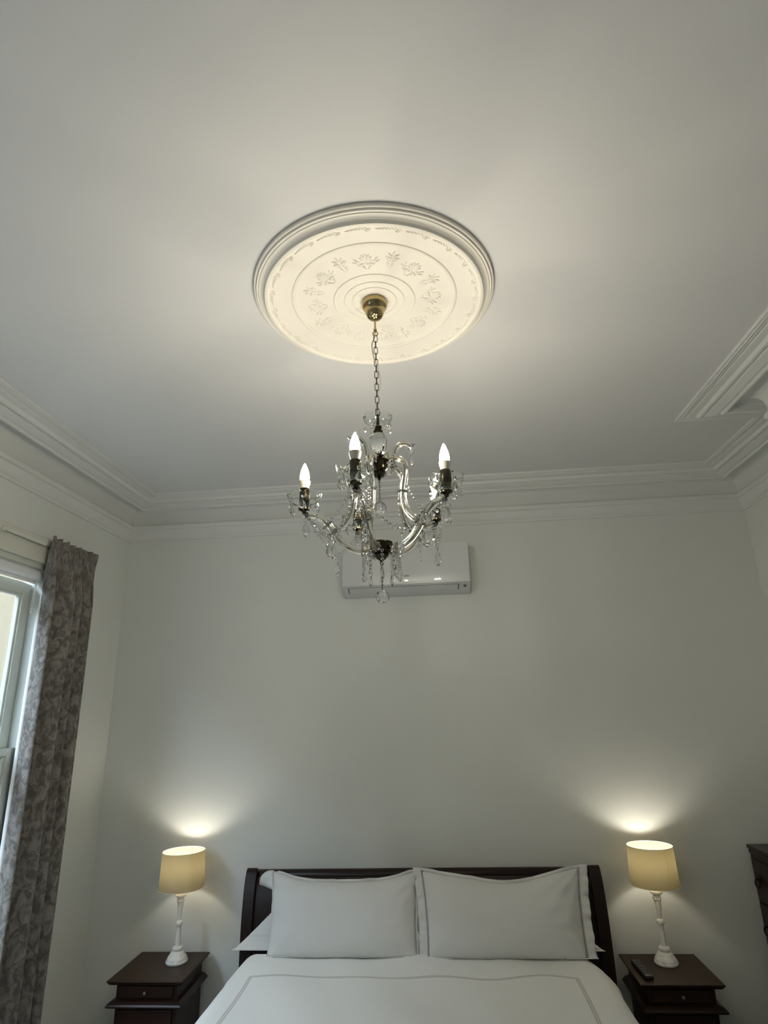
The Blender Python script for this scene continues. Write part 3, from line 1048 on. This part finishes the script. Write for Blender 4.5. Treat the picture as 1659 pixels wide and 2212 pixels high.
# pillows ----------------------------------------------------------
def make_pillow(label, cx, ybot, zbot, wdt, hgt, thk, lean, flange=(.05, .05, .05, .05), saga=.035, twist=0, seed=1, curl=0, roll=0, flare=0, taper=.0, tip=0, wave=1.0, cord=(1,), group='pillows on the bed'):
    """stands on its long edge and leans back by lean; local u right, v up, n towards the foot of the bed"""
    rnd = random.Random(seed)
    ph = [rnd.uniform(0, 6.28) for _ in range(8)]
    e = thing('pillow', label, 'pillow', (cx, ybot, zbot), 0, group)
    ct, st = math.cos(lean), math.sin(lean)
    def place(u, v, n):
        # u,v,n in metres, v from 0 at the bottom edge
        y = -n * ct + v * st
        z = v * ct + n * st
        x = u
        cr, sr = math.cos(roll), math.sin(roll)
        return (x * cr - z * sr, y, x * sr + z * cr)
    def outline(U, V):
        u = wdt / 2 * U
        v = hgt * (V + 1) / 2
        v -= saga * (1 - abs(U) ** 1.8) * ((V + 1) / 2) ** 1.5
        v += .006 * math.sin(U * 5 + ph[0]) * (V + 1) / 2
        u *= 1 - .025 * (1 - V * V)
        u *= 1 - taper * (1 - V) / 2
        return u, v
    nu, nv = 56, 36
    g = G()
    idx = {}
    for side in (1, -1):
        for j in range(nv + 1):
            for i in range(nu + 1):
                U, V = 2 * i / nu - 1, 2 * j / nv - 1
                edge = i in (0, nu) or j in (0, nv)
                if edge and side == -1:
                    idx[side, i, j] = idx[1, i, j]
                    continue
                u, v = outline(U, V)
                b = (1 - abs(U) ** 3.2) ** .55 * (1 - abs(V) ** 2.6) ** .55
                n = side * thk / 2 * b
                if side == 1:
                    # creases radiating from the corners and soft dents
                    c = math.exp(-((abs(U) - 1) ** 2) * 14)
                    n += .006 * c * b ** .5 * math.sin(V * 9 + ph[1] + U * 4) + .004 * math.sin(U * 4 + ph[2]) * math.cos(V * 3 + ph[3]) * b
                    n += .005 * math.exp(-((U - .8) ** 2) * 30) * math.sin(V * 14 + ph[4]) * b
                    for cu, cv, kk, am in ((1.05, 1.1, 15, .014), (-1.05, 1.1, 12, .008), (1.05, -1.15, 13, .012), (-1.0, -1.1, 9, .008)):
                        du, dv = (U - cu) * wdt / 2, (V - cv) * hgt / 2
                        n += am * math.exp(-math.hypot(du, dv) * 7.5) * math.sin(kk * math.atan2(dv, du) + ph[5]) * b ** .6
                idx[side, i, j] = len(g.v)
                g.v.append(place(u, v, n))
    for side in (1, -1):
        for j in range(nv):
            for i in range(nu):
                q = (idx[side, i, j], idx[side, i + 1, j], idx[side, i + 1, j + 1], idx[side, i, j + 1])
                g.f.append(q if side == 1 else q[::-1])
    obj('pillow_body', g, 'cotton', e, angle=180)
    # flange all round, with the corded seam
    fl, fr, fb, ft = flange
    loop = []
    m = 40
    for k in range(m):
        loop.append((-1 + 2 * k / m, -1))
    for k in range(m):
        loop.append((1, -1 + 2 * k / m))
    for k in range(m):
        loop.append((1 - 2 * k / m, 1))
    for k in range(m):
        loop.append((-1, 1 - 2 * k / m))
    g = G()
    rows = 5
    nl_ = len(loop)
    for r in range(rows + 1):
        t = r / rows
        for k, (U, V) in enumerate(loop):
            u, v = outline(U, V)
            ku = max(0, (abs(U) - .9) / .1)
            kv = max(0, (abs(V) - .9) / .1)
            wu = fr if U > 0 else fl
            wv = ft if V > 0 else fb
            wav = wave * (.010 * math.sin(k * .55 + ph[5]) * t + .006 * math.sin(k * 1.3 + ph[6]) * t)
            if flare:
                wu *= max(.12, (1 - V) / 2) ** flare
            u += math.copysign(wu * ku * t, U)
            if tip and U < 0 and ku > 0:                     # only the top corner of the flap still sticks out
                e_ = max(0.0, min(1.0, (V - .55) / .35))
                u -= tip * e_ * ku * t
                v -= tip * .55 * e_ * ku * t * t
            v += math.copysign(wv * kv * t, V)
            n = wav - curl * t * t * ku * (1 if U < 0 else .3)
            if v < .004 and V < 0:
                n += (.004 - v) * 1.0
                v = .004
            g.v.append(place(u, v, n))
    for r in range(rows):
        for k in range(nl_):
            k2 = (k + 1) % nl_
            g.f.append((r * nl_ + k, r * nl_ + k2, (r + 1) * nl_ + k2, (r + 1) * nl_ + k))
    o = obj('flange', g, 'cotton', e, angle=180)
    s = o.modifiers.new('thickness', 'SOLIDIFY')
    s.thickness = .004
    s.offset = 0
    for sg in cord:
        pts = []
        for k in range(m + 1):
            V = -1 + 2 * k / m
            u, v = outline(sg * 1.004, V)
            pts.append(place(u, max(v, .006), .005))
        p = obj('piping', G().tube(pts, .0026, 6), 'piping', e)
        p['label'] = 'grey corded seam'
    return e

ZD = .705
make_pillow('front white pillow on the left half of the bed, outer corner flap curled back', -.588, 3.640, ZD, .815, .392, .17, .30, (.008, .02, .004, .012), .060, 0, 3, .05, taper=.025, tip=.078, cord=())
make_pillow('front white pillow on the right half of the bed, grey seam along both ends', .266, 3.625, ZD + .002, .850, .398, .17, .30, (.045, .048, .004, .014), .065, 0, 5, 0, taper=.055, cord=(-1, 1))
make_pillow('lower white pillow behind the left front pillow, flap sticking out past the bed corner', -.62, 3.772, ZD - .012, .72, .205, .05, .22, (.235, .03, .03, .03), .0, 0, 11, .02, flare=.9, wave=.25, cord=())
make_pillow('lower white pillow behind the right front pillow, flap corner pointing at the remote', .25, 3.772, ZD - .012, .76, .15, .05, .22, (.03, .150, .03, .03), .0, 0, 13, .0, flare=1.1, wave=.25, cord=())

# ------------------------------------------------------------------ bedside tables
def bedside(name, label, x0, x1, y0, y1, group):
    cx = (x0 + x1) / 2
    t = thing(name, label, 'bedside table', (cx, (y0 + y1) / 2, 0), 0, group)
    hx, hy = (x1 - x0) / 2, (y1 - y0) / 2
    # moulded top
    g = G()
    rings = [(0.0, .620), (-.004, .620), (.0, .618), (.0, .612), (-.006, .607), (-.010, .600), (-.018, .596), (-.030, .594)]
    v, f = [], []
    for (o, z) in rings[1:]:
        v += [(-hx - o if 0 else -(hx + o), -(hy + o), z), (hx + o, -(hy + o), z), (hx + o, hy + min(o, 0), z), (-(hx + o), hy + min(o, 0), z)]
    n = len(rings) - 1
    for r in range(n - 1):
        for k in range(4):
            k2 = (k + 1) % 4
            f.append((r * 4 + k, r * 4 + k2, (r + 1) * 4 + k2, (r + 1) * 4 + k))
    f.append((0, 1, 2, 3))
    f.append(tuple((n - 1) * 4 + k for k in range(4))[::-1])
    g.add(v, f)
    obj('table_top', g, 'woodtop', t, smooth=False, bevel=.002)
    b = .040
    obj('body', G().box(-hx + b, hx - b, -hy + b, hy - .01, .06, .594), 'wood', t, smooth=False, bevel=.003)
    g = G()
    v, f = [], []
    for o, z in ((b, .528), (.022, .524), (.008, .514), (.002, .506), (.004, .500), (.012, .496), (b, .496)):
        v += [(-hx + o, -hy + o, z), (hx - o, -hy + o, z), (hx - o, hy - .01, z), (-hx + o, hy - .01, z)]
    for r in range(6):
        for k in range(4):
            k2 = (k + 1) % 4
            f.append((r * 4 + k, r * 4 + k2, (r + 1) * 4 + k2, (r + 1) * 4 + k))
    f += [(0, 1, 2, 3), (24, 27, 26, 25)]
    obj('waist_moulding', G().add(v, f), 'wood', t, smooth=False, bevel=.002)
    d = obj('drawer', G().box(-hx + b + .02, hx - b - .02, -hy + b - .012, -hy + b, .535, .588), 'wood', t, smooth=False, bevel=.003)
    obj('knob', G().lathe([(0, 0), (.005, 0), (.005, .006), (.0085, .010), (.0075, .016), (0, .018)], 16, (0, -hy + b - .012, .562), axis=(0, -1, 0)), 'knob', d)
    d = obj('door', G().box(-hx + b + .02, hx - b - .02, -hy + b - .010, -hy + b, .10, .485), 'wood', t, smooth=False, bevel=.003)
    obj('knob', G().lathe([(0, 0), (.005, 0), (.005, .006), (.0085, .010), (.0075, .016), (0, .018)], 16, (hx - b - .045, -hy + b - .010, .33), axis=(0, -1, 0)), 'knob', d)
    obj('plinth', G().box(-hx + .022, hx - .022, -hy + .022, hy - .01, 0, .06), 'wood', t, smooth=False, bevel=.004)
    return t
bedside('bedside_table', 'dark mahogany bedside table between the curtain and the bed', -1.822, -1.412, 3.578, 3.972, 'bedside tables')
bedside('bedside_table', 'dark mahogany bedside table carrying the remote, right of the bed', .892, 1.294, 3.578, 3.960, 'bedside tables')

# ------------------------------------------------------------------ table lamps
def lamp(label, x, y, rz):
    t = thing('table_lamp', label, 'lamp', (x, y, .620), rz, 'bedside lamps')
    def leaf(a, i):
        return 1 + (.07 * abs(math.sin(4 * a)) if 5 <= i <= 10 else 0)
    obj('base', G().lathe([(0, 0), (.057, 0), (.060, .004), (.059, .012), (.055, .015), (.053, .017), (.051, .024), (.046, .032), (.041, .038), (.037, .046), (.033, .052), (.025, .054),
        (.024, .058), (.026, .060), (.030, .064), (.030, .070), (.027, .074), (.024, .078), (.019, .080), (0, .080)], 48, rib=leaf), 'lampwhite', t, angle=50)
    obj('stem', G().lathe([(0, .078), (.0165, .079), (.0160, .10), (.0140, .14), (.0120, .172), (.014, .176), (.0190, .180), (.0205, .188), (.0190, .197), (.014, .201), (.0095, .204), (.0098, .212),
        (.0125, .240), (.0160, .270), (.0180, .290), (.0185, .293), (.0215, .295), (.0215, .306), (.017, .309), (.017, .318), (.028, .320), (.031, .324), (.030, .333), (.012, .337), (0, .337)], 32), 'lampwhite', t, angle=50)
    obj('lamp_holder', G().lathe([(0, .335), (.015, .336), (.015, .400), (.013, .404), (.015, .410), (.024, .436), (.0285, .448), (.0285, .450), (0, .450)], 20), 'bulbbase', t)
    obj('bulb', G().lathe([(0, .4495), (.028, .4505), (.0295, .462), (.0285, .478), (.024, .490), (.016, .498), (.006, .502), (0, .5025)], 24), 'lampglow', t)
    zb, zt, rb_, rt = .364, .553, .1265, .1195
    n = 72
    v, f = [], []
    for r, z in ((rb_, zb), (rt, zt), (rt - .0016, zt), (rb_ - .0016, zb)):
        for k in range(n):
            a = 2 * PI * k / n
            v.append((r * math.cos(a), r * math.sin(a), z))
    # outer cloth as a single thin sheet; rims and fittings are parts of their own
    f = [(k, (k + 1) % n, n + (k + 1) % n, n + k) for k in range(n)]
    sh = obj('lamp_shade', G().add(v[:2 * n], f), 'shade', t, angle=60)
    for r, z in ((rb_, zb), (rt, zt)):
        obj('rim', G().tube([(r * math.cos(2 * PI * k / 48), r * math.sin(2 * PI * k / 48), z) for k in range(48)], .0016, 6, True), 'shadelining', sh)
    a = math.radians(-62)
    obj('seam', G().add([((rr + .0008) * math.cos(a + d), (rr + .0008) * math.sin(a + d), z) for rr, z in ((rb_, zb), (rt, zt)) for d in (-.008, .008)], [(0, 1, 3, 2)]), 'shade', sh)
    g = G()
    for k in range(3):
        a = 2 * PI * k / 3 + 1.25
        g.tube([(.016 * math.cos(a), .016 * math.sin(a), .404), (.10 * math.cos(a), .10 * math.sin(a), .404), (.117 * math.cos(a), .117 * math.sin(a), .43), (.1175 * math.cos(a), .1175 * math.sin(a), .55)], .0009, 6)
    obj('shade_carrier', g, 'knob', t)
    return t
lamp('lit table lamp with beige drum shade on the bedside table near the curtain', -1.548, 3.822, .3)
lamp('lit table lamp with beige drum shade on the bedside table beside the remote', 1.105, 3.830, -.1)

# ------------------------------------------------------------------ remote control
rc = thing('remote_control', 'black remote control lying on the right bedside table', 'remote control', (.950, 3.728, .620), math.radians(2.5))
obj('shell', G().box(-.022, .022, -.103, .103, .001, .019), 'blackplastic', rc, smooth=False, bevel=.006)
obj('emitter_window', G().box(-.011, .011, .100, .1045, .007, .015), 'blind', rc, smooth=False, bevel=.001)
b0 = None
for r in range(5):
    for c in range(3):
        if b0 is None:
            b0 = bt = obj('button', G().box(-.0042, .0042, -.006, .006, .018, .0212), 'rubber', rc, smooth=False, bevel=.001)
        else:
            bt = b0.copy()
            COL.objects.link(bt)
        bt.location = (-.0125 + .0125 * c, .062 - .03 * r, 0)

# ------------------------------------------------------------------ tallboy at the right edge
tb = thing('tall_chest', 'dark wooden tall chest of drawers in the right alcove', 'chest of drawers', (XR - .20, 3.50, 0))
x0, x1, y0, y1 = -.208, .198, -.45, .45
obj('carcass', G().box(x0, x1, y0, y1, .08, 1.106), 'wood', tb, smooth=False, bevel=.003)
obj('top', G().box(x0 - .012, x1, y0 - .012, y1 + .004, 1.130, 1.150), 'wood', tb, smooth=False, bevel=.005)
obj('cornice_moulding', G().box(x0 - .006, x1, y0 - .006, y1 + .002, 1.106, 1.130), 'wood', tb, smooth=False, bevel=.006)
obj('plinth', G().box(x0 - .010, x1, y0 - .010, y1, 0, .09), 'wood', tb, smooth=False, bevel=.005)
zz = 1.085
for k, hgt in enumerate((.20, .22, .24, .26)):
    d = obj('drawer', G().box(x0 - .012, x0, y0 + .025, y1 - .025, zz - hgt + .012, zz), 'wood', tb, smooth=False, bevel=.004)
    zc = zz - hgt / 2 - .01
    for s in (-1, 1):
        yc = s * .30 + .06 * (s > 0) - .06 * (s < 0)
        g = G()
        g.add(*(lambda b: (b.v, b.f))(G().lathe([(0, 0), (.022, 0), (.024, .002), (.020, .004), (.008, .006), (.006, .016), (.009, .020), (0, .022)], 16, (x0 - .012, yc, zc + .022), axis=(-1, 0, 0))))
        g.tube(spline([(x0 - .026, yc - .022, zc + .02), (x0 - .030, yc - .024, zc - .006), (x0 - .030, yc, zc - .022), (x0 - .030, yc + .024, zc - .006), (x0 - .026, yc + .022, zc + .02)], 5), .004, 7)
        obj('drop_handle', g, 'iron', d)
    zz -= hgt + .012

# ------------------------------------------------------------------ curtain
CPATH = [(3.084, .026), (3.072, .060), (3.058, .100), (3.062, .118), (3.074, .112), (3.086, .070), (3.094, .022), (3.112, .010), (3.134, .030), (3.160, .078), (3.190, .122), (3.218, .142), (3.234, .128),
         (3.238, .080), (3.242, .024), (3.258, .010), (3.276, .040), (3.294, .096), (3.316, .126), (3.330, .114), (3.334, .066), (3.340, .020), (3.352, .012), (3.366, .048), (3.384, .098), (3.406, .122),
         (3.420, .108), (3.424, .060), (3.430, .016), (3.444, .010), (3.460, .044), (3.480, .082), (3.500, .084), (3.514, .058), (3.516, .026)]
def make_curtain(name, label):
    cu = thing(name, label, 'curtain', (0, 0, 0))
    nz, zt, zb = 80, 2.905, .03
    base = spline([(y, x, 0) for y, x in CPATH], 9)
    ln = [0.0]
    for a, b in zip(base, base[1:]):
        ln.append(ln[-1] + (b - a).length)
    ns = len(base)
    g = G()
    g.uv = []
    rnd = random.Random(4)
    for j in range(nz + 1):
        t = j / nz
        z = zt + (zb - zt) * t
        k = min(1, max(0, (t - .012) / .10)) ** .7         # gathered flat at the heading tape, full folds below
        for i, p in enumerate(base):
            s = ln[i] / ln[-1]
            yflat = 3.052 + (3.500 - 3.052) * s
            xflat = .072 + .010 * math.sin(s * 46) + .004 * math.sin(s * 91)
            y = yflat + (p[0] - yflat) * k
            x = xflat + (p[1] - xflat) * k
            w_ = t * (1 - .3 * t)
            x += .012 * math.sin(2.2 * t + 9 * s) * w_ * k
            y += .012 * math.sin(3.1 * t + 6 * s + 1) * w_ * k - .012 * t * (1 - s)
            zz = z
            if j < 2:
                zz += (.004 * math.sin(s * 40 + 1) + .004 * math.sin(s * 23)) * (1 if j == 0 else .5)
            g.v.append((XL + x, y, zz))
            g.uv.append((ln[i], z))
    for j in range(nz):
        for i in range(ns - 1):
            a = j * ns + i
            g.f.append((a, a + 1, a + ns + 1, a + ns))
    o = obj('fabric', g, 'damask', cu, angle=180)
    sm = o.modifiers.new('thickness', 'SOLIDIFY')
    sm.thickness = .002
    # pale lining showing behind the leading edge
    g = G()
    m = 6
    for j in range(nz + 1):
        t = j / nz
        z = zt - .06 + (zb - zt + .07) * t
        wd = min(1, .10 + t / .16)
        for i in range(m + 1):
            q = i / m
            x = XL + .040 - .032 * (1 - q) * wd
            y = 3.086 - .012 * t + (1 - q) * .012 * wd - .012 * math.sin(q * PI) * wd
            g.v.append((x, y, z))
    for j in range(nz):
        for i in range(m):
            a = j * (m + 1) + i
            g.f.append((a, a + 1, a + m + 2, a + m + 1))
    o = obj('lining', g, 'lining', cu, angle=180)
    o['label'] = 'pale lining of the curtain'
    sm = o.modifiers.new('thickness', 'SOLIDIFY')
    sm.thickness = .002
    return cu
make_curtain('curtain', 'taupe damask curtain gathered at the right side of the window')

tr = thing('curtain_track', 'painted curtain track along the top of the window surround', 'curtain rail', (XL + .05, (W1[0] + W1[1]) / 2, 2.86))
obj('rail', G().box(-.014, .002, -.85, .48, -.012, .012), 'trim', tr, smooth=False, bevel=.004)
for y in (-.55, .13):
    obj('bracket', G().box(-.05, .008, y - .012, y + .012, -.022, .004), 'trim', tr, smooth=False, bevel=.003)
